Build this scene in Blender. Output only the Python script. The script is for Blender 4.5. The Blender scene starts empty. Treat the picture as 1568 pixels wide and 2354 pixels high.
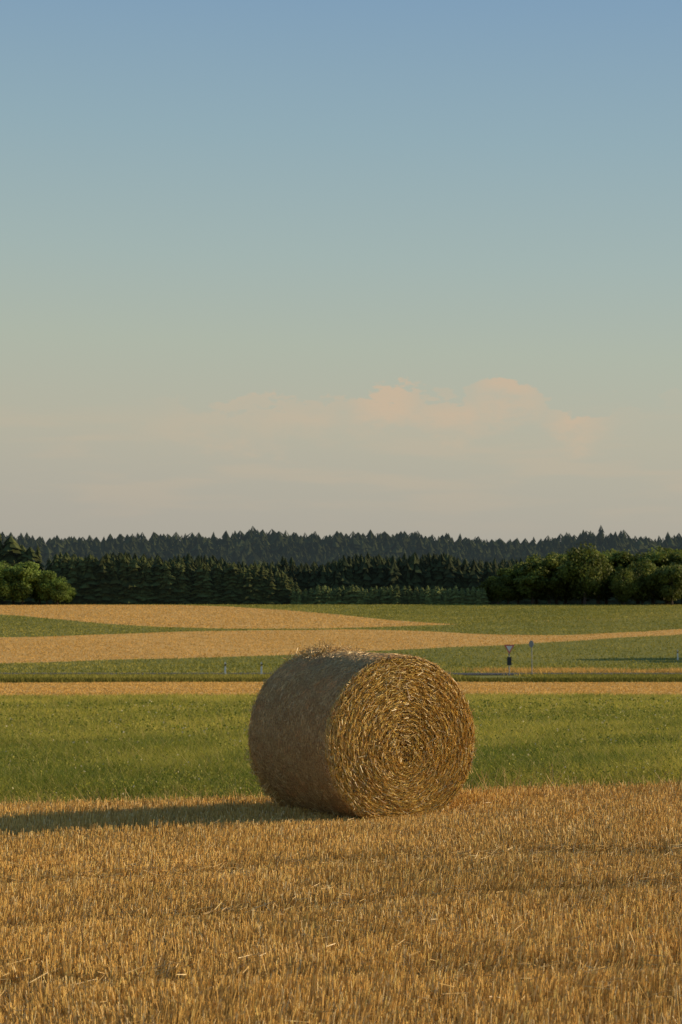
import bpy, math, random
import numpy as np
from mathutils import Vector
rng = np.random.default_rng(7)
random.seed(7)
scene = bpy.context.scene
col = scene.collection
scene.view_settings.view_transform = 'Standard'
scene.view_settings.look = 'None'
scene.view_settings.exposure = 0

# ---------------------------------------------------------------- terrain
TY = [-400, 26, 75, 120, 165, 185, 215, 500, 560, 650, 750, 900, 1000, 2000, 5000]
TZ = [0, 0, -0.8, -1.56, -2.38, -2.46, -2.34, 5.75, 5.0, 4.0, 8.0, 18.0, 19.0, 10, 0]
def tz(y):
    return np.interp(y, TY, TZ)
def tg(x, y):   # near field rolls gently up to one side
    return tz(y)+0.035*(np.clip(x, -9, 9)-0.4)*np.interp(y, [26, 70], [1, 0])

def wav(x, y, s=1.0, k=0):
    x = np.asarray(x)/s; y = np.asarray(y)/s
    return (np.sin(x*1.3+y*0.7+k)+np.sin(x*-0.9+y*1.9+1.7*k+2)+np.sin(x*2.9-y*1.1+k*0.6+4)
            + 0.6*np.sin(x*4.3+y*3.7+k+1)+0.6*np.sin(-x*5.9+y*6.3+k*2+5))/4.2

# ---------------------------------------------------------------- helpers
def finish(ob, kind=None, label=None, category=None, group=None, parent=None):
    col.objects.link(ob)
    if kind: ob["kind"] = kind
    if label: ob["label"] = label
    if category: ob["category"] = category
    if group: ob["group"] = group
    if parent is not None: ob.parent = parent
    return ob

def np_mesh(name, verts, faces_list, mats, colors=None, smooth=False, matidx=None):
    me = bpy.data.meshes.new(name)
    nv = len(verts)
    loops = np.concatenate([f.reshape(-1) for f in faces_list]).astype(np.int32)
    tot = np.concatenate([np.full(len(f), f.shape[1], dtype=np.int32) for f in faces_list])
    start = np.concatenate([[0], np.cumsum(tot)[:-1]]).astype(np.int32)
    me.vertices.add(nv); me.vertices.foreach_set("co", np.asarray(verts, dtype=np.float32).reshape(-1))
    me.loops.add(len(loops)); me.loops.foreach_set("vertex_index", loops)
    me.polygons.add(len(tot)); me.polygons.foreach_set("loop_start", start)
    me.polygons.foreach_set("loop_total", tot)
    if matidx is not None: me.polygons.foreach_set("material_index", np.asarray(matidx, dtype=np.int32))
    me.polygons.foreach_set("use_smooth", np.full(len(tot), smooth, dtype=bool))
    for m in mats: me.materials.append(m)
    if colors is not None:
        a = me.attributes.new("col", 'FLOAT_COLOR', 'POINT')
        c = np.ones((nv, 4), dtype=np.float32); c[:, :3] = colors
        a.data.foreach_set("color", c.reshape(-1))
    me.update(calc_edges=True)
    me.validate()
    return me

def sticks(name, P, Q, r0, r1, C, mat, tipcol=1.0, basecol=1.0):
    n = len(P)
    D = Q-P
    D = D/np.maximum(np.linalg.norm(D, axis=1, keepdims=True), 1e-6)
    ref = rng.normal(size=(n, 3))
    U = np.cross(D, ref); U /= np.linalg.norm(U, axis=1, keepdims=True)
    V = np.cross(D, U)
    r0 = np.broadcast_to(r0, (n,))[:, None]; r1 = np.broadcast_to(r1, (n,))[:, None]
    vs = np.zeros((n, 6, 3)); cs = np.zeros((n, 6, 3))
    for i in range(3):
        a = 2*math.pi*i/3
        off = U*math.cos(a)+V*math.sin(a)
        vs[:, i] = P+off*r0
        vs[:, 3+i] = Q+off*r1
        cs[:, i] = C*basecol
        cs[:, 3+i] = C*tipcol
    b = (np.arange(n)*6)[:, None]
    quads = np.concatenate([b+np.array([[i, (i+1) % 3, 3+(i+1) % 3, 3+i]]) for i in range(3)])
    tris = b+np.array([[3, 4, 5]])
    return np_mesh(name, vs.reshape(-1, 3), [quads, tris], [mat], cs.reshape(-1, 3))

def blades(name, P, H, W, lean, C, mat, basecol=0.7, tipcol=1.15):
    n = len(P)
    a = rng.uniform(0, 2*math.pi, n)
    side = np.stack([np.cos(a), np.sin(a), np.zeros(n)], 1)*(W*0.5)[:, None]
    T = P+np.stack([lean[:, 0], lean[:, 1], H], 1)
    vs = np.stack([P-side, P+side, T], 1)
    cs = np.stack([C*basecol, C*basecol, C*tipcol], 1)
    f = (np.arange(n)*3)[:, None]+np.array([[0, 1, 2]])
    return np_mesh(name, vs.reshape(-1, 3), [f], [mat], cs.reshape(-1, 3))

# ---------------------------------------------------------------- materials
def new_mat(name):
    m = bpy.data.materials.new(name); m.use_nodes = True
    nt = m.node_tree; nt.nodes.clear()
    return m, nt, nt.nodes, nt.links

def leafy(name, transl=0.3, rough=0.6, spec=0.2, noise_scale=None, gain=1.0, haze=None):
    m, nt, N, L = new_mat(name)
    out = N.new('ShaderNodeOutputMaterial')
    at = N.new('ShaderNodeAttribute'); at.attribute_name = "col"
    src = at.outputs['Color']
    if noise_scale:
        geo = N.new('ShaderNodeNewGeometry')
        nz = N.new('ShaderNodeTexNoise'); nz.inputs['Scale'].default_value = noise_scale
        nz.inputs['Detail'].default_value = 4
        L.new(geo.outputs['Position'], nz.inputs['Vector'])
        mr = N.new('ShaderNodeMapRange'); mr.inputs['From Min'].default_value = 0.3; mr.inputs['From Max'].default_value = 0.7
        mr.inputs['To Min'].default_value = 0.6*gain; mr.inputs['To Max'].default_value = 1.35*gain
        L.new(nz.outputs['Fac'], mr.inputs['Value'])
        mx = N.new('ShaderNodeVectorMath'); mx.operation = 'SCALE'
        L.new(src, mx.inputs[0]); L.new(mr.outputs['Result'], mx.inputs['Scale'])
        src = mx.outputs['Vector']
    pb = N.new('ShaderNodeBsdfPrincipled')
    pb.inputs['Roughness'].default_value = rough
    pb.inputs['Specular IOR Level'].default_value = spec
    L.new(src, pb.inputs['Base Color'])
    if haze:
        pb.inputs['Emission Color'].default_value = (*haze, 1); pb.inputs['Emission Strength'].default_value = 1.0  # faint emission painted into the foliage as aerial haze
    if transl > 0:
        tr = N.new('ShaderNodeBsdfTranslucent'); L.new(src, tr.inputs['Color'])
        mix = N.new('ShaderNodeMixShader'); mix.inputs[0].default_value = transl
        L.new(pb.outputs[0], mix.inputs[1]); L.new(tr.outputs[0], mix.inputs[2])
        L.new(mix.outputs[0], out.inputs[0])
    else:
        L.new(pb.outputs[0], out.inputs[0])
    return m

def ground_mat(name, c1, c2, c3, scale=1.0, fine=20.0, bump=0.3, stretch=(1, 1, 1)):
    m, nt, N, L = new_mat(name)
    out = N.new('ShaderNodeOutputMaterial'); pb = N.new('ShaderNodeBsdfPrincipled')
    pb.inputs['Roughness'].default_value = 0.9; pb.inputs['Specular IOR Level'].default_value = 0.1
    geo = N.new('ShaderNodeNewGeometry'); mp = N.new('ShaderNodeMapping')
    mp.inputs['Scale'].default_value = stretch
    L.new(geo.outputs['Position'], mp.inputs['Vector'])
    n1 = N.new('ShaderNodeTexNoise'); n1.inputs['Scale'].default_value = scale; n1.inputs['Detail'].default_value = 5
    n2 = N.new('ShaderNodeTexNoise'); n2.inputs['Scale'].default_value = fine; n2.inputs['Detail'].default_value = 6
    L.new(mp.outputs[0], n1.inputs['Vector']); L.new(mp.outputs[0], n2.inputs['Vector'])
    r = N.new('ShaderNodeValToRGB'); r.color_ramp.elements[0].position = 0.32; r.color_ramp.elements[1].position = 0.68
    r.color_ramp.elements[0].color = (*c1, 1); r.color_ramp.elements[1].color = (*c2, 1)
    L.new(n1.outputs['Fac'], r.inputs[0])
    mr = N.new('ShaderNodeMapRange'); mr.inputs['From Min'].default_value = 0.4; mr.inputs['From Max'].default_value = 0.65
    mr.inputs['To Max'].default_value = 0.7
    L.new(n2.outputs['Fac'], mr.inputs['Value'])
    mx = N.new('ShaderNodeMix'); mx.data_type = 'RGBA'
    L.new(mr.outputs[0], mx.inputs[0]); L.new(r.outputs[0], mx.inputs[6]); mx.inputs[7].default_value = (*c3, 1)
    L.new(mx.outputs[2], pb.inputs['Base Color'])
    bp = N.new('ShaderNodeBump'); bp.inputs['Strength'].default_value = bump; bp.inputs['Distance'].default_value = 0.1
    L.new(n2.outputs['Fac'], bp.inputs['Height']); L.new(bp.outputs[0], pb.inputs['Normal'])
    L.new(pb.outputs[0], out.inputs[0])
    return m

def paint(name, c, rough=0.5, metal=0.0):
    m, nt, N, L = new_mat(name)
    out = N.new('ShaderNodeOutputMaterial'); pb = N.new('ShaderNodeBsdfPrincipled')
    pb.inputs['Roughness'].default_value = rough; pb.inputs['Metallic'].default_value = metal
    nz = N.new('ShaderNodeTexNoise'); nz.inputs['Scale'].default_value = 9
    mx = N.new('ShaderNodeMix'); mx.data_type = 'RGBA'
    mx.inputs[6].default_value = (*[v*0.8 for v in c], 1); mx.inputs[7].default_value = (*c, 1)
    L.new(nz.outputs['Fac'], mx.inputs[0]); L.new(mx.outputs[2], pb.inputs['Base Color'])
    L.new(pb.outputs[0], out.inputs[0])
    return m

M_straw = leafy("straw", transl=0.10, rough=0.40, spec=0.5)
M_stub = leafy("stubble_straw", transl=0.15, rough=0.5, spec=0.3)
M_grass = leafy("grass_blades", transl=0.4, rough=0.6)
M_crop = leafy("crop_tufts", transl=0.25, rough=0.8, spec=0.1)
M_leaf = leafy("leaves", transl=0.3, rough=0.6, noise_scale=0.25, gain=1.0)
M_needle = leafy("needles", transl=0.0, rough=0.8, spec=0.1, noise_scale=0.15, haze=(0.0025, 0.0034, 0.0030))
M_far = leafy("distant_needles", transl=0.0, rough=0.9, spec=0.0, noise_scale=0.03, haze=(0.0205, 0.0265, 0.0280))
M_bark = paint("bark", (0.08, 0.06, 0.045), 0.9)
M_gstub = ground_mat("stubble_soil", (0.34, 0.21, 0.08), (0.48, 0.32, 0.13), (0.16, 0.095, 0.04), 1.2, 30, 0.6)
M_gmead = ground_mat("meadow_soil", (0.06, 0.075, 0.015), (0.10, 0.115, 0.025), (0.04, 0.045, 0.012), 0.3, 6, 0.5)
M_gtan = ground_mat("crop_soil", (0.60, 0.37, 0.12), (0.69, 0.44, 0.16), (0.54, 0.33, 0.10), 0.05, 1.2, 0.3, (1, 0.4, 1))
M_ggrn = ground_mat("green_soil", (0.17, 0.18, 0.035), (0.25, 0.23, 0.055), (0.14, 0.15, 0.03), 0.05, 1.0, 0.3)
M_asph = ground_mat("asphalt", (0.07, 0.07, 0.07), (0.09, 0.088, 0.082), (0.06, 0.06, 0.06), 0.5, 40, 0.1)
M_base = ground_mat("earth", (0.05, 0.06, 0.03), (0.08, 0.08, 0.04), (0.04, 0.04, 0.02), 0.02, 0.5, 0.2)

# ---------------------------------------------------------------- ground
def grid_mesh(name, X, Y, Z, mat):
    nr, nc = X.shape
    v = np.stack([X, Y, Z], -1).reshape(-1, 3)
    i = np.arange(nr-1)[:, None]*nc+np.arange(nc-1)[None]
    q = np.stack([i, i+1, i+nc+1, i+nc], -1).reshape(-1, 4)
    return np_mesh(name, v, [q], [mat], smooth=True)

ys = np.array(sorted(set(TY+list(range(-60, 1000, 12)))), dtype=float)
xs = np.array([-4000, -2000, -1000, -500, -250, -120, -60, -20, 0, 20, 60, 120, 250, 500, 1000, 2000, 4000], dtype=float)
X, Y = np.meshgrid(xs, ys)
finish(bpy.data.objects.new("ground", grid_mesh("ground", X, Y, tz(Y)-0.6, M_base)), kind="structure",
       label="rolling farmland earth beneath the fields")

def strip(name, lo, hi, xs, step, mat, label, lift=0.0):
    ylo = lo(xs); yhi = np.maximum(hi(xs), ylo)
    n = max(2, int(math.ceil((yhi-ylo).max()/step))+1)
    t = np.linspace(0, 1, n)[:, None]
    Yg = ylo[None]*(1-t)+yhi[None]*t
    Xg = np.broadcast_to(xs[None], Yg.shape)
    Zg = tg(Xg, Yg)+lift
    return finish(bpy.data.objects.new(name, grid_mesh(name, Xg, Yg, Zg, mat)), kind="structure", label=label)

def fn(pts):   # smoothed polyline with a slight natural waver
    px = [p[0] for p in pts]; py = [p[1] for p in pts]
    def g(x):
        x = np.asarray(x, dtype=float)
        v = sum(np.interp(x+d, px, py) for d in (-8, -4, 0, 4, 8))/5
        return v+0.7*np.sin(x*0.21)+0.5*np.sin(x*0.53+1)
    return g
A = lambda x: 21.35-0.05*np.clip(x, -12, 12)+0.10*np.sin(x*1.1)+0.05*np.sin(x*3.7+1)
B = lambda x: 73.5+0.02*x+1.0*np.sin(x*0.27+1)+0.6*np.sin(x*0.83)
Cc = lambda x: 120+0.10*x+2.2*np.sin(x*0.13+2)+0.8*np.sin(x*0.41)
E1 = fn([(-160, 150), (-34, 215), (-8.5, 232), (11, 252), (24, 268), (47, 300), (160, 410)])
E2 = fn([(-160, 262), (-45, 285), (-19, 315), (7.5, 323), (13.3, 309), (26, 291), (37, 301), (50, 323), (160, 470)])
E3 = fn([(-160, 500), (-100, 480), (-64, 411), (-34.5, 342), (-19.5, 321.5), (7.6, 329), (13.4, 342), (30, 360), (160, 500)])
E4 = fn([(-160, 500), (-33, 497), (-7.3, 436), (5.1, 386), (13.4, 342), (30, 350), (160, 490)])
D = lambda x: np.minimum(214+0*x, E1(x))
E2b = lambda x: np.maximum(E2(x), E1(x))
E3b = lambda x: np.maximum(E3(x), E2b(x))
E4b = lambda x: np.maximum(E4(x), E3b(x))
F = lambda x: 520+0*x
nx = np.linspace(-40, 40, 161); fx = np.linspace(-160, 160, 241)
strip("stubble_field", lambda x: -30+0*x, A, nx, 1.0, M_gstub, "mown golden wheat stubble field around the straw bale")
strip("meadow", A, B, nx, 2.0, M_gmead, "green grass meadow bordering the stubble")
strip("mown_field", B, Cc, fx, 3, M_gtan, "narrow tan harvested field beyond the meadow")
strip("road_verge", Cc, D, fx, 2.5, M_ggrn, "green grassy verge along the country road")
strip("grass_field", D, E1, fx, 5, M_ggrn, "low green field beyond the road")
strip("wheat_field", E1, E2b, fx, 5, M_gtan, "long tan harvested wheat field")
strip("grass_field", E2b, E3b, fx, 5, M_ggrn, "wedge of green field between tan fields")
strip("wheat_field", E3b, E4b, fx, 5, M_gtan, "tan wedge of harvested wheat before the wood")
strip("grass_field", E4b, F, fx, 5, M_ggrn, "green field at the edge of the wood")
strip("road", lambda x: 170+0*x, lambda x: 177+0*x, fx, 1.0, M_asph, "grey asphalt country road crossing the fields", lift=0.06)
M_line = paint("road_paint", (0.75, 0.75, 0.72), 0.6)
strip("road_marking", lambda x: 176.5+0*x, lambda x: 176.65+0*x, fx, 1.0, M_line, "white painted edge line on the road", lift=0.066)
strip("road_marking", lambda x: 170.4+0*x, lambda x: 170.55+0*x, fx, 1.0, M_line, "white painted edge line on the road", lift=0.066)

# ---------------------------------------------------------------- bale frame
th = math.radians(29)
ax = np.array([math.sin(th), -math.cos(th), 0.0])
hx = np.array([math.cos(th), math.sin(th), 0.0])
up = np.array([0, 0, 1.0])
CF = np.array([0.545, 19.2, 0.705]); LEN = 1.50
RH, RV = 0.765, 0.765
CB = CF-ax*LEN*0.5
def ring(rho, phi, shift=False, s=0.0):
    k = 1+0.03*np.asarray(s)/LEN
    u = rho*RH*np.cos(phi)*k; w = rho*RV*np.sin(phi)*k
    if shift: w = w-0.17*(1-rho)
    lim = -0.62-0.05*np.asarray(s)/LEN
    w = np.where(w < lim, lim-(1-np.exp(-(lim-w)/0.10))*0.105, w)
    return u, w
def bpos(u, w, s):
    return CF+hx*u[..., None]+up*w[..., None]-ax*s[..., None]

# ---------------------------------------------------------------- stubble
def straw_col(n, lo=(0.36, 0.21, 0.065), hi=(0.80, 0.57, 0.24), p=1.0):
    t = rng.uniform(0, 1, n)[:, None]**p
    c = np.array(lo)*(1-t)+np.array(hi)*t
    c *= rng.uniform(0.8, 1.15, n)[:, None]
    return np.clip(c, 0, 0.9)

def in_bale(P):
    r = P-CB
    s = r@ax; u = r@hx
    return (np.abs(s) < LEN*0.5-0.02) & (np.abs(u) < 0.42)

N = 520000
y = 7.6+rng.uniform(0, 1, N)**0.95*15
hw = 0.165*y+1.0
x = rng.uniform(-1, 1, N)*hw
keep = rng.uniform(0, 1, N) < hw/hw.max()
x, y = x[keep], y[keep]
ra = math.radians(9); rs = 0.125
cx = x*math.cos(ra)+y*math.sin(ra); cy = -x*math.sin(ra)+y*math.cos(ra)
cy = np.round(cy/rs)*rs+rng.normal(0, 0.022, len(cy))
x = cx*math.cos(ra)-cy*math.sin(ra); y = cx*math.sin(ra)+cy*math.cos(ra)
P = np.stack([x, y, tg(x, y)-0.01], 1)
ok = (y < A(x)+rng.normal(0, 0.12, len(x))) & ~in_bale(P)
clump = wav(x, y, 0.09, 3)+0.5*wav(x, y, 0.5, 1)
ok &= rng.uniform(0, 1, len(x)) < np.clip(0.80+0.35*clump, 0.25, 1)
P = P[ok]; x = x[ok]; y = y[ok]; n = len(P)
hgt = 0.102+0.018*wav(x, y, 0.7, 5)+rng.normal(0, 0.022, n)
track = np.exp(-((y-(13.2+0.1*x+0.2*np.sin(x)))/0.22)**2)+np.exp(-((y-(15.3+0.1*x+0.2*np.sin(x+1)))/0.25)**2)+0.8*np.exp(-((y-(10.6-0.05*x))/0.18)**2)
nb_ = np.exp(-(((x-0.15)/1.0)**2+((y-19.2)/0.8)**2))
hgt = np.clip(hgt*(1-0.4*track)*(1-0.45*nb_), 0.03, 0.2)
lx = 0.20*wav(x, y, 0.35, 2)+0.18*wav(x, y, 1.5, 8)+rng.normal(0, 0.13, n)+0.05+0.3*track
ly = 0.14*wav(x, y, 0.4, 9)+rng.normal(0, 0.13, n)
wild = rng.uniform(0, 1, n) < 0.08
lx = np.where(wild, rng.normal(0, 0.6, n), lx)
sc = hgt/np.sqrt(1+lx**2+ly**2)
Q = P+np.stack([lx*sc, ly*sc, sc], 1)
C = straw_col(n, (0.64, 0.375, 0.085), (0.97, 0.665, 0.225), 0.85)*(0.97+0.16*wav(x, y, 1.8, 4)+0.08*wav(x, y, 0.5, 14)-0.06*track)[:, None]
br = rng.uniform(0, 1, n)
C[br > 0.92] = np.array([0.95, 0.78, 0.42]); C[br < 0.08] = np.array([0.38, 0.20, 0.045])
C = np.clip(C, 0, 0.95)
rad = 0.00145+0.00006*y
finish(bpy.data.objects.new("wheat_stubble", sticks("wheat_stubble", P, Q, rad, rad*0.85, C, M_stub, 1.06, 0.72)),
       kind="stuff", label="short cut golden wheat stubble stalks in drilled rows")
n = 20000
y = 7.8+rng.uniform(0, 1, n)**0.8*14.5; x = rng.uniform(-1, 1, n)*(0.165*y+1.2)
m = (y < A(x)); x, y = x[m], y[m]
w = wav(x, y, 0.6, 12); m = rng.uniform(0, 1, len(x)) < 0.3+0.6*w+0.5*np.exp(-((y-(15.3+0.1*x))/0.5)**2)
x, y = x[m], y[m]; n = len(x)
a = rng.normal(0.2, 0.9, n); Ln = rng.uniform(0.04, 0.15, n)
z0 = rng.uniform(0.01, 0.10, n)
P = np.stack([x, y, z0+tg(x, y)], 1); m = ~in_bale(P)
Q = P+np.stack([np.cos(a)*Ln, np.sin(a)*Ln, rng.normal(0, 0.2, n)*Ln], 1)
P, Q = P[m], Q[m]
finish(bpy.data.objects.new("loose_straw", sticks("loose_straw", P, Q, 0.0020, 0.0015, straw_col(len(P), (0.55, 0.34, 0.10), (0.92, 0.68, 0.30)), M_straw)),
       kind="stuff", label="scattered loose straw lying on the stubble")

# ---------------------------------------------------------------- bale
bale = bpy.data.objects.new("straw_bale", None)
bale.empty_display_size = 0.5
bale.location = (CB[0], CB[1], 0)
finish(bale, label="large round golden straw bale standing on wheat stubble", category="straw bale")
def bale_part(name, me, label=None):
    ob = bpy.data.objects.new(name, me)
    col.objects.link(ob); ob.parent = bale
    ob.matrix_parent_inverse = bale.matrix_basis.inverted()
    if label: ob["label"] = label
    return ob
bpy.context.view_layer.update()

nphi, ns = 200, 46
ph = np.linspace(0, 2*math.pi, nphi, endpoint=False)
s = np.linspace(0, LEN, ns)
PH, S = np.meshgrid(ph, s)
edge = np.minimum(S, LEN-S)
rr = 1-0.030*np.exp(-(edge/0.03))-0.008+0.007*wav(PH*3, S*6, 0.5, 1)+0.004*wav(PH*14, S*14, 0.6, 3)
u, w = ring(rr, PH, s=S)
V1 = bpos(u, w, S).reshape(-1, 3)
i = np.arange(ns-1)[:, None]*nphi; j = np.arange(nphi)[None]; j2 = (j+1) % nphi
q1 = np.stack([i+j, i+nphi+j, i+nphi+j2, i+j2], -1).reshape(-1, 4)
M_core = ground_mat("bale_wrap", (0.54, 0.34, 0.14), (0.70, 0.47, 0.21), (0.28, 0.14, 0.06), 3.5, 60, 0.9)
bale_part("wrapped_side", np_mesh("wrapped_side", V1, [q1], [M_core], smooth=True))
def face_disc(sback, sign):
    nr = 60
    rho = np.linspace(0.0, 1, nr)
    R, PHf = np.meshgrid(rho, ph, indexing='ij')
    u, w = ring(R*0.968, PHf, True, s=sback)
    phase = R*0.75/0.038+PHf/(2*math.pi)
    dn = -0.030+0.007*np.sin(2*math.pi*phase)+0.04*(1-R**2)+0.008*wav(u, w, 0.05, 3)
    Vv = bpos(u, w, sback-sign*dn)
    i = np.arange(nr-1)[:, None]*nphi
    q = np.stack([i+j, i+j2, i+nphi+j2, i+nphi+j], -1).reshape(-1, 4)
    return Vv.reshape(-1, 3), q
M_corefc = ground_mat("bale_end_core", (0.28, 0.145, 0.035), (0.40, 0.22, 0.06), (0.13, 0.065, 0.02), 9, 70, 0.9)
Vf, qf = face_disc(0.0, 1); Vk, qk = face_disc(LEN, -1)
bale_part("rolled_end", np_mesh("rolled_end", Vf, [qf], [M_corefc], smooth=False))
bale_part("rolled_end", np_mesh("rolled_end", Vk, [qk], [M_corefc], smooth=False))
def end_straw(n, sback, sign):
    rho = np.sqrt(rng.uniform(0.0005, 1.0, n)); phi = rng.uniform(0, 2*math.pi, n)
    phase = rho*0.75/0.038+phi/(2*math.pi)+0.35*wav(phi, rho*3, 0.6, 4)
    fr = phase-np.floor(phase)
    rho = np.clip(rho+0.038/0.75*0.20*np.sin(2*math.pi*fr), 0.004, 1.0)
    ln = rng.uniform(0.02, 0.10, n)*(0.45+0.55*rho)
    dphi = ln/np.maximum(rho*0.75, 0.05)*0.5
    dr = rng.normal(0, 0.007, n)
    wild = rng.uniform(0, 1, n) < 0.15
    dr = np.where(wild, rng.normal(0, 0.03, n), dr)
    u0, w0 = ring(np.clip(rho-dr, 0, 1.0)*0.988, phi-dphi, True, s=sback); u1, w1 = ring(np.clip(rho+dr, 0, 1.005)*0.988, phi+dphi, True, s=sback)
    clump = wav(u0, w0, 0.030, 6)+0.8*wav(u0, w0, 0.012, 2)
    base = 0.017*np.cos(2*math.pi*fr)+0.011*clump+0.04*(1-rho**2)-0.016-0.022*np.exp(-((1-rho)/0.03))-0.02*np.exp(-(rho/0.06)**2)
    n0 = base+rng.normal(0, 0.006, n); n1 = base+rng.normal(0.003, 0.008, n)
    out = rng.uniform(0, 1, n) < 0.12
    n1 = np.where(out, n1+rng.uniform(0.004, 0.028, n), n1)
    P = bpos(u0, w0, sback-sign*n0); Q = bpos(u1, w1, sback-sign*n1)
    t = rng.uniform(0, 1, n)
    C = straw_col(n, (0.56, 0.31, 0.045), (0.97, 0.68, 0.18), 0.95)
    C *= (1.0+0.18*wav(u0, w0, 0.22, 9))[:, None]
    C = np.clip(C, 0, 0.95)
    C[t > 0.90] = np.array([0.95, 0.82, 0.48])
    C[t < 0.11] = np.array([0.28, 0.12, 0.025])
    return P, Q, C
P, Q, C = end_straw(44000, 0.0, 1)
bale_part("end_straw", sticks("end_straw", P, Q, rng.uniform(0.0012, 0.0028, len(P)), 0.0014, C, M_straw))
P, Q, C = end_straw(5000, LEN, -1)
bale_part("end_straw", sticks("end_straw_b", P, Q, 0.003, 0.002, C, M_straw))
n = 30000
phi = rng.uniform(0, 2*math.pi, n); s = rng.uniform(0.0, LEN, n)
ln = rng.uniform(0.015, 0.06, n); ang = rng.normal(0, 0.7, n)
edge = np.minimum(s, LEN-s)
r0 = 0.991+rng.normal(0, 0.0015, n)-0.028*np.exp(-edge/0.03); r1 = r0+rng.normal(0.000, 0.002, n)
r0 += 0.007*wav(phi*3, s*6, 0.5, 1); r1 += 0.007*wav(phi*3, s*6, 0.5, 1)
u0, w0 = ring(r0, phi, s=s); s1 = np.clip(s+ln*np.sin(ang), -0.01, LEN+0.01)
u1, w1 = ring(r1, phi+ln*np.cos(ang)/0.75, s=s1)
P = bpos(u0, w0, s); Q = bpos(u1, w1, s1)
C = straw_col(n, (0.40, 0.25, 0.10), (0.93, 0.67, 0.31), 1.0)
patch = np.clip(1+0.22*wav(phi*2, s*2, 0.5, 11), 0.6, 1.3)
C *= patch[:, None]
red = wav(phi*3, s*3, 0.8, 7) > 0.30
C[red] *= np.array([1.0, 0.80, 0.70])
bale_part("side_straw", sticks("side_straw", P, Q, rng.uniform(0.0013, 0.0026, n), 0.0013, np.clip(C, 0, .95), M_straw))
def fuzz(n, s_mu, s_sd, phi_fn, lmin, lmax, outk):
    phi = phi_fn(n); s = np.clip(rng.normal(s_mu, s_sd, n), -0.02, LEN+0.03)
    u0, w0 = ring(rng.uniform(0.95, 0.99, n), phi, s=s); P = bpos(u0, w0, s)
    ln = rng.uniform(lmin, lmax, n)[:, None]
    rad = hx*np.cos(phi)[:, None]+up*np.sin(phi)[:, None]
    tan = -hx*np.sin(phi)[:, None]+up*np.cos(phi)[:, None]
    d = rad*rng.uniform(0.0, outk, n)[:, None]+tan*rng.normal(0, 1, n)[:, None]-ax*rng.normal(0.1, 0.5, n)[:, None]
    d /= np.linalg.norm(d, axis=1, keepdims=True)
    d[:, 2] -= 0.15
    Q = P+d*ln; Q[:, 2] = np.maximum(Q[:, 2], 0.01)
    return P, Q
segs = [fuzz(550, LEN-0.02, 0.03, lambda n: rng.uniform(0, 2*math.pi, n), 0.03, 0.08, 0.4),
        fuzz(700, 0.02, 0.02, lambda n: rng.uniform(0, 2*math.pi, n), 0.02, 0.07, 0.4),
        fuzz(900, LEN*0.86, 0.12, lambda n: rng.normal(math.pi/2+0.02, 0.26, n), 0.04, 0.11, 0.5),
        fuzz(500, LEN*0.93, 0.07, lambda n: rng.normal(math.pi*1.2, 0.22, n), 0.04, 0.11, 0.45),
        fuzz(120, LEN*0.5, 0.4, lambda n: rng.uniform(0, 2*math.pi, n), 0.03, 0.07, 0.3)]
P = np.concatenate([a for a, b in segs]); Q = np.concatenate([b for a, b in segs])
top = (P[:, 2] > 1.40) & (((P-CF)@(-ax)) > 0.70)
P[top, 2] += rng.uniform(-0.02, 0.04, top.sum()); Q[top, 2] += rng.uniform(-0.02, 0.06, top.sum())
bale_part("loose_fringe", sticks("loose_fringe", P, Q, 0.0028, 0.0020, straw_col(len(P), (0.48, 0.28, 0.08), (0.90, 0.64, 0.26)), M_straw))

# ---------------------------------------------------------------- meadow grass
def green_col(n, t):
    a = np.array([0.165, 0.205, 0.028]); b = np.array([0.54, 0.47, 0.085])
    t = np.clip(t, 0, 1)[:, None]
    c = a*(1-t)+b*t
    return c*rng.uniform(0.75, 1.25, n)[:, None]
n = 280000
y = 20.3+rng.uniform(0, 1, n)**1.25*17; x = rng.uniform(-1, 1, n)*(0.165*y+2)
m = y > A(x)+rng.normal(0, 0.15, n); x, y = x[m], y[m]
n2 = 190000
y2 = 36+rng.uniform(0, 1, n2)*39; x2 = rng.uniform(-1, 1, n2)*(0.165*y2+3)
m = y2 < B(x2)+rng.normal(0, 0.6, n2); x2, y2 = x2[m], y2[m]
X_ = np.concatenate([x, x2]); Y_ = np.concatenate([y, y2]); n = len(X_)
near = np.clip((Y_-A(X_))/2.0, 0.30, 1)
H = (0.135+0.05*wav(X_, Y_, 1.6, 2)+0.04*wav(X_, Y_, 0.4, 6)+rng.normal(0, 0.04, n))*near
H = np.clip(H, 0.03, 0.34)
W = np.interp(Y_, [22, 40, 75], [0.010, 0.018, 0.034])*rng.uniform(0.7, 1.4, n)
lean = np.stack([rng.normal(0.02, 0.8, n)*H, rng.normal(0, 0.7, n)*H], 1)
t = 0.38+0.46*wav(X_*0.6, Y_*0.5, 1.9, 1)+0.36*wav(X_, Y_*0.5, 0.6, 3)+0.34*wav(X_*0.25, Y_*0.4, 1.1, 17)+np.interp(Y_, [22, 75], [-0.05, 0.45])+rng.normal(0, 0.18, n)
Cg = green_col(n, t)
dry = rng.uniform(0, 1, n) < 0.08
Cg[dry] = np.array([0.56, 0.45, 0.16])
finish(bpy.data.objects.new("meadow_grass", blades("meadow_grass", np.stack([X_, Y_, tg(X_, Y_)-0.02], 1), H, W, lean, Cg, M_grass, 0.75, 1.12)),
       kind="stuff", label="dense green meadow grass with a few dry stems")
n = 60000
y = 21.6+rng.uniform(0, 1, n)**1.3*40; x = rng.uniform(-1, 1, n)*(0.165*y+2)
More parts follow.
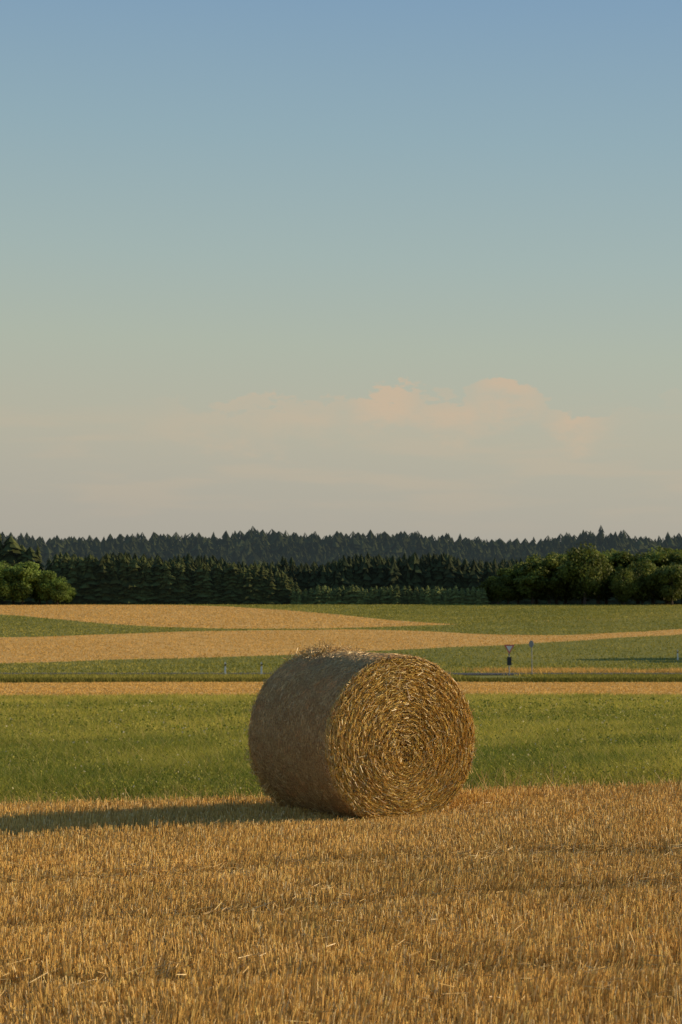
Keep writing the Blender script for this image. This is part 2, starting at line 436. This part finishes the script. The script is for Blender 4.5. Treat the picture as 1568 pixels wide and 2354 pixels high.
m = (y > A(x)+0.3) & (y < 70) & (wav(x, y, 0.8, 21)+0.5*wav(x, y, 0.25, 5) > -0.1); x, y = x[m], y[m]; n = len(x)
h = rng.uniform(0.04, 0.17, n)
P = np.stack([x, y, tg(x, y)+h], 1)
sz = np.interp(y, [22, 70], [0.012, 0.035])[:, None]*rng.uniform(0.6, 1.4, (n, 1))
a = rng.normal(size=(n, 3)); a /= np.linalg.norm(a, axis=1, keepdims=True)
b = np.cross(a, rng.normal(size=(n, 3))); b /= np.linalg.norm(b, axis=1, keepdims=True)
V = np.stack([P-a*sz, P-b*sz*.7, P+a*sz, P+b*sz*.7], 1).reshape(-1, 3)
Cw = green_col(n, 0.25+rng.normal(0, 0.25, n)); Cw[rng.uniform(0, 1, n) < 0.03] = np.array([0.6, 0.55, 0.35])
finish(bpy.data.objects.new("meadow_weeds", np_mesh("meadow_weeds", V, [np.arange(4*n).reshape(-1, 4)], [M_grass], np.repeat(Cw, 4, 0))),
       kind="stuff", label="small broad leaves and seed heads among the meadow grass")
n = 1100
x = rng.uniform(-6, 6, n); y = A(x)+rng.normal(0.1, 0.3, n)
P = np.stack([x, y, tg(x, y)], 1); h = rng.uniform(0.08, 0.20, n)*np.where(np.abs(x-1.75) < 0.4, 1.5, 1)
Q = P+np.stack([rng.normal(0, 0.45, n)*h, rng.normal(0, 0.3, n)*h, h], 1)
finish(bpy.data.objects.new("dry_grass", sticks("dry_grass", P, Q, 0.0025, 0.0015, straw_col(n, (0.4, 0.3, 0.1), (0.75, 0.55, 0.22)), M_stub)),
       kind="stuff", label="dry straw coloured grass stems along the meadow edge")

# ---------------------------------------------------------------- far field tufts
def scatter(name, n, lo, hi, xr, h0, h1, w0, w1, colfn, mat, label, test=None, jit=0.8):
    y0, y1 = xr[2], xr[3]
    x = rng.uniform(-1, 1, n); y = rng.uniform(y0, y1, n); x = x*(0.165*y+6)
    m = (y > lo(x)+rng.normal(0, jit, n)) & (y < hi(x)+rng.normal(0, jit, n))
    if test is not None: m &= test(x, y)
    x, y = x[m], y[m]; k = len(x)
    H = rng.uniform(h0, h1, k); W = rng.uniform(w0, w1, k)
    lean = rng.normal(0, 0.5, (k, 2))*H[:, None]
    finish(bpy.data.objects.new(name, blades(name, np.stack([x, y, tz(y)-0.02], 1), H, W, lean, colfn(x, y, k), mat, 0.97, 1.03)), kind="stuff", label=label)
def tan_c(x, y, k):
    t = np.clip(0.5+0.3*wav(x, y, 14, 2)+0.25*np.sin((x*0.6+y*0.8)/1.6)+rng.normal(0, 0.12, k), 0, 1)[:, None]
    return np.array([0.58, 0.35, 0.10])*(1-t)+np.array([0.70, 0.45, 0.135])*t
def grn_c(x, y, k):
    t = np.clip(0.5+0.4*wav(x, y*0.6, 18, 5)+0.2*wav(x*0.4, y, 3.5, 8)+rng.normal(0, 0.12, k), 0, 1)[:, None]
    return np.array([0.20, 0.21, 0.035])*(1-t)+np.array([0.40, 0.345, 0.08])*t
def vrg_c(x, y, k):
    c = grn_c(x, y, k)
    c *= (1-0.5*np.exp(-((y-Cc(x)-3)/5)**2))[:, None]  # bank shade along the field edge, painted into the grass colour
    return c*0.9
scatter("stubble_tufts", 60000, B, Cc, (0, 0, 70, 125), 0.04, 0.08, 0.06, 0.12, tan_c, M_crop, "short tan stubble on the narrow field", jit=1.5)
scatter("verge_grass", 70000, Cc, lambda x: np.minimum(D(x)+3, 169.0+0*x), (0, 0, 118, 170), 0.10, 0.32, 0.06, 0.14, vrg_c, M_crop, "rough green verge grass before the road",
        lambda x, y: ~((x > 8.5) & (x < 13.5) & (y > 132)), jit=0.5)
scatter("verge_grass", 40000, lambda x: 178+0*x, E1, (0, 0, 177, 300), 0.10, 0.22, 0.10, 0.22, grn_c, M_crop, "green field grass behind the road", jit=0.4)
scatter("dry_verge_grass", 24000, lambda x: 178+0*x, lambda x: 188+0*x, (0, 0, 177, 189), 0.15, 0.5, 0.06, 0.12, tan_c, M_crop, "dry tan grass beside the road", lambda x, y: (x > 12+rng.normal(0, 1, len(x))) & (wav(x, y, 5, 3) > -0.25), jit=0.3)
scatter("dry_verge_grass", 700, lambda x: 165.5+0*x, lambda x: 169+0*x, (0, 0, 165, 170), 0.3, 0.7, 0.06, 0.14, tan_c, M_crop, "dry grass tuft at the foot of the signs", lambda x, y: (np.abs(x-13.9) < 1.6), jit=0.3)
scatter("crop_stubble", 110000, E1, E2b, (0, 0, 205, 340), 0.05, 0.13, 0.12, 0.26, tan_c, M_crop, "golden stubble of the long wheat field")
scatter("crop_stubble", 80000, E3b, E4b, (0, 0, 315, 505), 0.06, 0.16, 0.2, 0.4, tan_c, M_crop, "golden stubble of the far wheat wedge")
scatter("field_grass", 80000, E2b, E3b, (0, 0, 285, 505), 0.06, 0.18, 0.2, 0.4, grn_c, M_crop, "green grass of the wedge field")
scatter("field_grass", 80000, E4b, F, (0, 0, 340, 515), 0.06, 0.22, 0.2, 0.4, grn_c, M_crop, "green grass before the wood")

# ---------------------------------------------------------------- trees
def spruce_geo(h, R, seed, tiers=16, nb=9, base=0.06, power=0.8, bright=1.0):
    r = np.random.default_rng(seed)
    v = []; f = []; c = []
    k = 6
    for i in range(k):
        a = 2*math.pi*i/k; v.append((0.018*h*math.cos(a), 0.018*h*math.sin(a), -0.5)); c.append((0.05, 0.04, 0.03))
    v.append((0, 0, h*0.98)); c.append((0.05, 0.05, 0.03))
    for i in range(k): f.append((i, (i+1) % k, k))
    for ti in range(tiers):
        t = base+(1-base)*(ti/(tiers-0.2))
        z = h*t
        rad = R*(1-t)**power*r.uniform(0.75, 1.2)+0.05*R
        m = max(4, int(nb*(1-0.5*t)))
        a0 = r.uniform(0, 6.28)
        for b in range(m):
            a = a0+2*math.pi*b/m+r.normal(0, 0.2)
            rr = rad*r.uniform(0.6, 1.25); da = 0.55*r.uniform(0.8, 1.3)
            zz = z-rad*0.35*r.uniform(0.4, 1.4)
            n0 = len(v)
            v += [(0, 0, z+h/tiers*1.1), (rr*0.7*math.cos(a-da), rr*0.7*math.sin(a-da), zz), (rr*math.cos(a), rr*math.sin(a), zz-0.02*h), (rr*0.7*math.cos(a+da), rr*0.7*math.sin(a+da), zz)]
            g = r.uniform(0.6, 1.3)*bright
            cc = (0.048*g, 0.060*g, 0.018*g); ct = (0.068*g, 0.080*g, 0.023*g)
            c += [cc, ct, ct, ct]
            f += [(n0, n0+1, n0+2), (n0, n0+2, n0+3)]
    return np.array(v), np.array(f), np.array(c)

spr = []; spr_y = []
for i in range(8):
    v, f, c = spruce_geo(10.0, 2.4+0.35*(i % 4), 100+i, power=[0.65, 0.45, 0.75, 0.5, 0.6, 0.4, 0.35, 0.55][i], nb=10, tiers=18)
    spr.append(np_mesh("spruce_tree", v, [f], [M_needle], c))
    v, f, c = spruce_geo(10.0, 3.6+0.4*(i % 3), 200+i, power=0.5, bright=2.1)
    spr_y.append(np_mesh("young_spruce", v, [f], [M_needle], c))
def place_spruce(x, y, h, grp, lab, pool=None):
    ob = bpy.data.objects.new("spruce_tree", random.choice(pool or spr))
    s = h/10.0
    ob.location = (x, y, float(tz(y)))
    ob.scale = (s*random.uniform(0.85, 1.25), s*random.uniform(0.85, 1.25), s)
    ob.rotation_euler = (0, 0, random.uniform(0, 6.28))
    finish(ob, label=lab, category="spruce tree", group=grp)
for row in range(3):
    x = -64.0
    while x < -11:
        hh = np.interp(x, [-64, -50, -20, -14, -11], [12.0, 11.2, 9.4, 8.0, 6.0])*random.uniform(0.90, 1.06)
        place_spruce(x+random.uniform(-.6, .6), 507+row*2.6+random.uniform(-1, 1), hh, "spruces in the dark plantation", "dark green spruce in a dense plantation edge")
        x += random.uniform(1.0, 2.1)
for row in range(2):
    x = -11.0
    while x < 34:
        place_spruce(x, 504+row*2.2+random.uniform(-.5, .5), 4.3*random.uniform(0.85, 1.1), "young spruces along the field edge", "small young spruce in a low row at the field edge", spr_y)
        x += random.uniform(1.1, 1.7)
for row in range(2):
    x = -95.0
    while x < -60:
        hh = np.interp(x, [-95, -84, -72, -60], [17.5, 16.5, 13.5, 12])*random.uniform(0.8, 1.12)
        place_spruce(x, 528+row*4+random.uniform(-1, 1), hh, "taller spruces behind broadleaf trees", "tall dark spruce behind the broadleaf trees")
        x += random.uniform(1.6, 3.0)

def wood(name, spots, label, tint, mat=M_needle, powers=(0.8,), Rk=2.2):
    V = []; Fs = []; Cs = []; off = 0
    geos = [spruce_geo(1.0*10, Rk+0.22*k, 300+k, tiers=12, nb=7, power=powers[k % len(powers)]) for k in range(8)]
    for (x, y, h, wd) in spots:
        v, f, c = geos[random.randrange(8)]
        s = h/10; a = random.uniform(0, 6.28)
        R = np.array([[math.cos(a), -math.sin(a), 0], [math.sin(a), math.cos(a), 0], [0, 0, 1]])
        vv = (v*np.array([s*wd, s*wd, s]))@R.T+np.array([x, y, float(tz(y))])
        V.append(vv); Fs.append(f+off); off += len(v)
        Cs.append(np.clip(c*np.array(tint)*random.uniform(0.8, 1.2), 0, 1))
    finish(bpy.data.objects.new(name, np_mesh(name, np.concatenate(V), [np.concatenate(Fs)], [mat], np.concatenate(Cs))), kind="stuff", label=label)
spots = []
for row in range(4):
    x = -60.0
    while x < 110:
        h = 12.2+1.0*math.sin(x*0.09)+0.6*math.sin(x*0.31)+random.gauss(0, 0.5)
        spots.append((x, 552+row*5+random.uniform(-2, 2), h+row*0.3, 1.0))
        x += random.uniform(1.4, 2.4)
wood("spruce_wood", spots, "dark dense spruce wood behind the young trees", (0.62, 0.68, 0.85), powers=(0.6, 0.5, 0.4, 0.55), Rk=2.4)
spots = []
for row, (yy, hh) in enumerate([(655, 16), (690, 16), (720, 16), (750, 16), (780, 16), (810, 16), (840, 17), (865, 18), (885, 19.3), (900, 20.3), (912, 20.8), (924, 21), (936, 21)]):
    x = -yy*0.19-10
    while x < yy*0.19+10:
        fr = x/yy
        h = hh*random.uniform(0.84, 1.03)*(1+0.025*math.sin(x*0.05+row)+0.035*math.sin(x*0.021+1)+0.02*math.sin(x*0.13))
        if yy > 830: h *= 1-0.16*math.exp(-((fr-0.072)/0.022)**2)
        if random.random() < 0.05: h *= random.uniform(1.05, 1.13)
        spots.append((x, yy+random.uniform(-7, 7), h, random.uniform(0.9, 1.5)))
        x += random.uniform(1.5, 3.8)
wood("ridge_wood", spots, "far conifer forest covering a ridge, hazy blue green", (0.50, 0.50, 0.70), M_far, powers=(0.5, 0.38, 0.32, 0.45, 0.3, 0.55), Rk=2.0)  # bluish tint paints distance haze into the tree colour

# broadleaf trees
def crown_geo(h, wdt, seed, nl=16, per=210, tint=(0.125, 0.150, 0.030)):
    r = np.random.default_rng(seed)
    cz = h*0.50
    V = []; C = []
    for l in range(nl):
        d = r.normal(size=3); d /= np.linalg.norm(d)
        rr = r.uniform(0.35, 1.0)**0.5
        ce = np.array([d[0]*wdt*0.36*rr, d[1]*wdt*0.36*rr, cz+d[2]*h*0.36*rr])
        lr = wdt*r.uniform(0.12, 0.22)
        n = per
        dd = r.normal(size=(n, 3)); dd /= np.linalg.norm(dd, axis=1, keepdims=True)
        p = ce+dd*lr*r.uniform(0.6, 1.1, (n, 1))*np.array([1, 1, 0.85])
        p[:, 2] = np.maximum(p[:, 2], 0.3)
        sz = r.uniform(0.14, 0.30, n)[:, None]
        a = r.normal(size=(n, 3))*0.6+dd; a /= np.linalg.norm(a, axis=1, keepdims=True)
        b = np.cross(a, r.normal(size=(n, 3))); b /= np.linalg.norm(b, axis=1, keepdims=True)
        c = np.cross(a, b)
        V.append(np.stack([p-b*sz, p-c*sz*0.7, p+b*sz, p+c*sz*0.7], 1).reshape(-1, 3))
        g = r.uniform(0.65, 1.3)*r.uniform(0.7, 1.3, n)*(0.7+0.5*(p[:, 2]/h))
        cc = np.stack([tint[0]*g, tint[1]*g, tint[2]*g], 1)
        C.append(np.repeat(cc, 4, 0))
    V = np.concatenate(V); C = np.concatenate(C)
    q = np.arange(len(V)).reshape(-1, 4)
    return V, q, C
def tube(pts, radii, k=7):
    v = []; f = []
    for i, (p, rd) in enumerate(zip(pts, radii)):
        for j in range(k):
            a = 2*math.pi*j/k; v.append((p[0]+rd*math.cos(a), p[1]+rd*math.sin(a), p[2]))
    for i in range(len(pts)-1):
        for j in range(k):
            f.append((i*k+j, i*k+(j+1) % k, (i+1)*k+(j+1) % k, (i+1)*k+j))
    return v, f
def trunk_geo(h, seed):
    r = random.Random(seed); V = []; Fq = []
    def add(pts, rad):
        v, f = tube(pts, rad); o = len(V); V.extend(v); Fq.extend([tuple(i+o for i in q) for q in f])
    add([(0, 0, -0.3), (0.05, 0, h*0.2), (0.1, 0.1, h*0.45), (0.1, 0.2, h*0.75)], [h*0.028, h*0.021, h*0.015, h*0.005])
    for i in range(7):
        a = r.uniform(0, 6.28); z = h*r.uniform(0.18, 0.5); l = h*r.uniform(0.18, 0.28)
        add([(0.05, 0.05, z), (l*0.5*math.cos(a), l*0.5*math.sin(a), z+l*0.5), (l*math.cos(a), l*math.sin(a), z+l*1.0)], [h*0.01, h*0.007, h*0.003])
    return np.array(V), np.array(Fq)
bl = []; blg = []
for i in range(5):
    v, q, c = crown_geo(10, [8.0, 9.0, 7.0, 10, 6.5][i], 500+i, nl=30, per=220)
    cm = np_mesh("crown", v, [q], [M_leaf], c)
    v, q = trunk_geo(10, 50+i); tm = np_mesh("trunk", v, [q], [M_bark])
    bl.append((tm, cm))
    if i < 3:
        v, q, c = crown_geo(10, [8.0, 9.0, 7.0][i], 600+i, nl=30, per=220, tint=(0.165, 0.235, 0.048))
        blg.append((tm, np_mesh("crown", v, [q], [M_leaf], c)))
def place_broad(x, y, h, lab, grp, wide=1.0, pool=None):
    tm, cm = random.choice(pool or bl)
    e = bpy.data.objects.new("broadleaf_tree", None)
    e.location = (x, y, float(tz(y))); s = h/10
    e.scale = (s*wide, s*wide, s); e.rotation_euler = (0, 0, random.uniform(0, 6.28))
    finish(e, label=lab, category="tree", group=grp)
    for nm, me in (("trunk", tm), ("crown", cm)):
        o = bpy.data.objects.new(nm, me); col.objects.link(o); o.parent = e
g = "broadleaf trees at the wood edge"
for (x, y, h, w_) in [(34.5, 508, 6.5, 1.2), (36.5, 506, 8.4, 1.2), (39, 508, 9.6, 1.2), (41.5, 510, 10.8, 1.2), (44.5, 506, 11.4, 1.3), (46, 513, 13.0, 1.2), (48.5, 507, 12.2, 1.1), (50.5, 510, 13.4, 1.2), (53, 514, 14.4, 1.1),
                      (56, 500, 14.2, 0.95), (57, 512, 14.6, 1.2), (60, 508, 13.6, 1.2), (62.5, 513, 14.2, 1.2), (64.5, 496, 8.8, 0.9), (66, 510, 14.0, 1.2), (69.5, 502, 11, 1.0), (70, 513, 14.6, 1.2), (73, 509, 13.8, 1.2), (75.5, 497, 11.4, 1.0), (77, 514, 14.8, 1.1),
                      (80, 509, 14, 1.1), (83, 514, 14.4, 1.1), (85, 504, 11, 1.1), (90, 510, 13, 1.1), (96, 509, 13, 1.2), (103, 511, 12, 1.2)]:
    place_broad(x, y, h, "rounded green broadleaf tree at the wood edge, sunlit on one flank", g, w_*1.0)
for (x, y, h, w_) in [(-62.8, 502, 4.6, 1.0), (-65.0, 499, 6.6, 1.1), (-67.6, 500, 8.6, 1.0), (-70, 506, 10.2, 1.0), (-73, 499, 11.4, 1.0), (-76.0, 505, 11.4, 1.0), (-78.5, 498, 10.4, 1.0), (-82, 505, 11.8, 1.0), (-86, 507, 12, 1.1), (-92, 506, 12, 1.1)]:
    place_broad(x, y, h, "light green broadleaf tree beside dark spruces", g, w_, blg)
for (x, y, h) in [(41, 226, 7.0), (49, 222, 8.0), (58, 231, 9.0)]:
    place_broad(x, y, h, "green broadleaf tree in the field beside the road", "trees along the country road", 1.0)

# ---------------------------------------------------------------- road furniture
M_white = paint("white_plastic", (0.8, 0.8, 0.78), 0.5)
M_black = paint("black_band", (0.03, 0.03, 0.03), 0.5)
M_refl = paint("reflector", (0.8, 0.45, 0.1), 0.2)
M_red = paint("sign_red", (0.62, 0.16, 0.13), 0.4)
M_grey = paint("galvanised_steel", (0.30, 0.31, 0.32), 0.7, 0.0)
M_dark = paint("dark_board", (0.03, 0.035, 0.045), 0.7)
def prism(outline, y0, y1, mat, name):
    n = len(outline)
    v = [(p[0], y0, p[1]) for p in outline]+[(p[0], y1, p[1]) for p in outline]
    f = [tuple(range(n)), tuple(range(2*n-1, n-1, -1))]+[(i, i+n, (i+1) % n+n, (i+1) % n) for i in range(n)]
    me = bpy.data.meshes.new(name); me.from_pydata(v, [], f); me.materials.append(mat); me.update()
    return me
def tubemesh(name, r, z0, z1, mat):
    v, f = tube([(0, 0, z0), (0, 0, z1)], [r, r], 10)
    f.append(tuple(range(10, 20)))
    me = bpy.data.meshes.new(name); me.from_pydata(v, [], f); me.materials.append(mat); me.update(); return me
post_m = prism([(-.07, -.1), (.07, -.1), (.06, 0.98), (-.03, 1.06), (-.06, 1.04)], -.05, .05, M_white, "post")
band_m = prism([(-.072, .70), (.072, .78), (.069, .95), (-.069, .87)], -.058, .058, M_black, "band")
ref_m = prism([(-.02, .76), (.02, .78), (.02, .90), (-.02, .88)], -.066, .066, M_refl, "reflector")
for (x, y) in [(-8.95, 168.6), (-6.15, 168.6), (34.3, 222)]:
    e = bpy.data.objects.new("delineator_post", None); e.location = (x, y, float(tz(y)))
    finish(e, label="white roadside delineator post with black band in grass", category="delineator post", group="delineator posts along the road")
    for nm, me in (("post", post_m), ("band", band_m), ("reflector", ref_m)):
        o = bpy.data.objects.new(nm, me); col.objects.link(o); o.parent = e
sy = 168.5
e = bpy.data.objects.new("yield_sign", None); e.location = (13.0, sy, float(tz(sy))); e.rotation_euler = (0, 0, 0.15)
finish(e, label="triangular red and white yield sign on grey post", category="road sign")
def tri(s, cz): return [(-s, cz+s*0.58), (0, cz-s*1.16), (s, cz+s*0.58)]
for nm, me in (("post", tubemesh("post", .045, -.2, 2.3, M_grey)),
               ("sign_plate", prism(tri(.42, 2.15), -.065, -.050, M_red, "sign_plate")),
               ("sign_face", prism(tri(.25, 2.15), -.070, -.0655, M_white, "sign_face")),
               ("lower_board", prism([(-.17, .8), (.17, .8), (.17, 1.45), (-.17, 1.45)], -.065, -.050, M_dark, "lower_board"))):
    o = bpy.data.objects.new(nm, me); col.objects.link(o); o.parent = e
e = bpy.data.objects.new("road_sign", None); e.location = (14.8, sy+.5, float(tz(sy))); e.rotation_euler = (0, 0, -0.9)
finish(e, label="round grey sign seen from the back on thin post", category="road sign")
circ = [(0.27*math.cos(2*math.pi*i/20), 2.45+0.27*math.sin(2*math.pi*i/20)) for i in range(20)]
for nm, me in (("post", tubemesh("post", .035, -.2, 2.7, M_grey)), ("sign_plate", prism(circ, -.06, -.045, M_grey, "sign_plate"))):
    o = bpy.data.objects.new(nm, me); col.objects.link(o); o.parent = e

# ---------------------------------------------------------------- light
el = math.radians(20.5); az = math.radians(11)
sd = Vector((math.cos(el)*math.cos(az), math.cos(el)*math.sin(az), math.sin(el)))
sun = bpy.data.lights.new("sun", 'SUN'); sun.energy = 5.0; sun.angle = math.radians(0.5); sun.color = (1.0, 0.76, 0.45)
so = bpy.data.objects.new("sun", sun); so.rotation_euler = (-sd).to_track_quat('-Z', 'Y').to_euler(); so.location = (50, 0, 30)
col.objects.link(so)

def lin(c): return tuple(((v/255)/12.92 if v/255 <= 0.04045 else (((v/255)+0.055)/1.055)**2.4) for v in c)
W = bpy.data.worlds.new("World"); scene.world = W; W.use_nodes = True
nt = W.node_tree; nt.nodes.clear(); Nn = nt.nodes; L = nt.links
out = Nn.new('ShaderNodeOutputWorld')
sky = Nn.new('ShaderNodeTexSky'); sky.sky_type = 'NISHITA'; sky.sun_disc = False
sky.sun_elevation = el; sky.sun_rotation = math.radians(90)-az
sky.air_density = 1.0; sky.dust_density = 1.5; sky.ozone_density = 2.0
bgA = Nn.new('ShaderNodeBackground'); bgA.inputs[1].default_value = 0.12; L.new(sky.outputs[0], bgA.inputs[0])
tc = Nn.new('ShaderNodeTexCoord'); sp = Nn.new('ShaderNodeSeparateXYZ'); L.new(tc.outputs['Generated'], sp.inputs[0])
ramp = Nn.new('ShaderNodeValToRGB'); cr = ramp.color_ramp
stops = [(0.0, (168, 163, 153)), (0.046, (175, 169, 156)), (0.086, (183, 178, 158)), (0.126, (176, 183, 166)), (0.166, (164, 181, 176)), (0.22, (147, 173, 182)), (0.28, (129, 160, 185)), (0.6, (90, 130, 168)), (1.0, (68, 105, 148))]
cr.elements[0].position = 0; cr.elements[0].color = (*lin(stops[0][1]), 1)
cr.elements[1].position = 1; cr.elements[1].color = (*lin(stops[-1][1]), 1)
for p, c in stops[1:-1]:
    e_ = cr.elements.new(p); e_.color = (*lin(c), 1)
def math_(op, a, b=None, clamp=False):
    m = Nn.new('ShaderNodeMath'); m.operation = op; m.use_clamp = clamp
    for i, v in enumerate((a, b)):
        if v is None: continue
        if isinstance(v, (int, float)): m.inputs[i].default_value = v
        else: L.new(v, m.inputs[i])
    return m.outputs[0]
def mrange(v, a, b, c=0.0, d=1.0, smooth=True):
    m = Nn.new('ShaderNodeMapRange'); m.interpolation_type = 'SMOOTHSTEP' if smooth else 'LINEAR'
    m.inputs['From Min'].default_value = a; m.inputs['From Max'].default_value = b
    m.inputs['To Min'].default_value = c; m.inputs['To Max'].default_value = d
    L.new(v, m.inputs['Value']); return m.outputs[0]
zt = math_('ADD', sp.outputs[2], math_('MULTIPLY', sp.outputs[0], 0.04))
L.new(zt, ramp.inputs[0])
mp = Nn.new('ShaderNodeMapping'); mp.inputs['Scale'].default_value = (1, 1, 2.2); mp.inputs['Location'].default_value = (0.37, 0, 0.11); L.new(tc.outputs['Generated'], mp.inputs[0])
nz = Nn.new('ShaderNodeTexNoise'); nz.inputs['Scale'].default_value = 38; nz.inputs['Detail'].default_value = 9; nz.inputs['Roughness'].default_value = 0.62
L.new(mp.outputs[0], nz.inputs['Vector'])
nz2 = Nn.new('ShaderNodeTexNoise'); nz2.inputs['Scale'].default_value = 13; nz2.inputs['Detail'].default_value = 2; L.new(mp.outputs[0], nz2.inputs['Vector'])
zz = math_('ADD', sp.outputs[2], math_('ADD', math_('MULTIPLY', math_('SUBTRACT', nz.outputs['Fac'], 0.5), 0.050), math_('MULTIPLY', math_('SUBTRACT', nz2.outputs['Fac'], 0.5), 0.022)))
# bank rises in two soft heads
bump1 = math_('MULTIPLY', mrange(sp.outputs[0], -0.01, 0.018), mrange(sp.outputs[0], 0.025, 0.05, 1.0, 0.0))
bump2 = math_('MULTIPLY', mrange(sp.outputs[0], 0.05, 0.073), mrange(sp.outputs[0], 0.078, 0.105, 1.0, 0.0))
zz = math_('SUBTRACT', zz, math_('MULTIPLY', math_('MAXIMUM', bump1, bump2), 0.008))
topm = mrange(zz, 0.0980, 0.1012, 1.0, 0.0)
botm = mrange(zz, 0.074, 0.098, 0.0, 1.0)
lx_ = mrange(sp.outputs[0], -0.11, -0.03, 0.0, 1.0); rx_ = mrange(sp.outputs[0], 0.10, 0.13, 1.0, 0.15)
cl = math_('MULTIPLY', math_('MULTIPLY', topm, botm), math_('MULTIPLY', lx_, rx_))
cl = math_('MULTIPLY', cl, math_('MAXIMUM', mrange(nz2.outputs['Fac'], 0.38, 0.62, 0.3, 0.9), math_('MULTIPLY', math_('MAXIMUM', bump1, bump2), 0.85)))
mp2 = Nn.new('ShaderNodeMapping'); mp2.inputs['Scale'].default_value = (1, 1, 7); L.new(tc.outputs['Generated'], mp2.inputs[0])
nz3 = Nn.new('ShaderNodeTexNoise'); nz3.inputs['Scale'].default_value = 14; nz3.inputs['Detail'].default_value = 5; L.new(mp2.outputs[0], nz3.inputs['Vector'])
veil = math_('MULTIPLY', mrange(nz3.outputs['Fac'], 0.45, 0.65, 0.0, 0.22), mrange(sp.outputs[2], 0.03, 0.07, 0, 1))
veil = math_('MULTIPLY', veil, mrange(sp.outputs[2], 0.08, 0.11, 1, 0))
cl = math_('MAXIMUM', cl, veil)
front = mrange(sp.outputs[1], 0.0, 0.5)
cl = math_('MULTIPLY', cl, front)
mx = Nn.new('ShaderNodeMix'); mx.data_type = 'RGBA'; L.new(cl, mx.inputs[0]); L.new(ramp.outputs[0], mx.inputs[6]); mx.inputs[7].default_value = (*lin((206, 181, 152)), 1)
bgB = Nn.new('ShaderNodeBackground'); bgB.inputs[1].default_value = 1.0; L.new(mx.outputs[2], bgB.inputs[0])
ms = Nn.new('ShaderNodeMixShader'); ms.inputs[0].default_value = 0.92
L.new(bgA.outputs[0], ms.inputs[1]); L.new(bgB.outputs[0], ms.inputs[2]); L.new(ms.outputs[0], out.inputs[0])

# ---------------------------------------------------------------- camera
cam = bpy.data.cameras.new("camera"); co = bpy.data.objects.new("camera", cam); col.objects.link(co)
cam.sensor_fit = 'VERTICAL'; cam.sensor_height = 36; cam.sensor_width = 24; cam.lens = 5000/2354*36
cam.clip_start = 0.1; cam.clip_end = 12000
co.location = (0, 0, 1.75); co.rotation_euler = (math.radians(90)+math.atan(253/5000), 0, 0)
cam.dof.use_dof = True; cam.dof.focus_distance = 19.3; cam.dof.aperture_fstop = 8
scene.camera = co
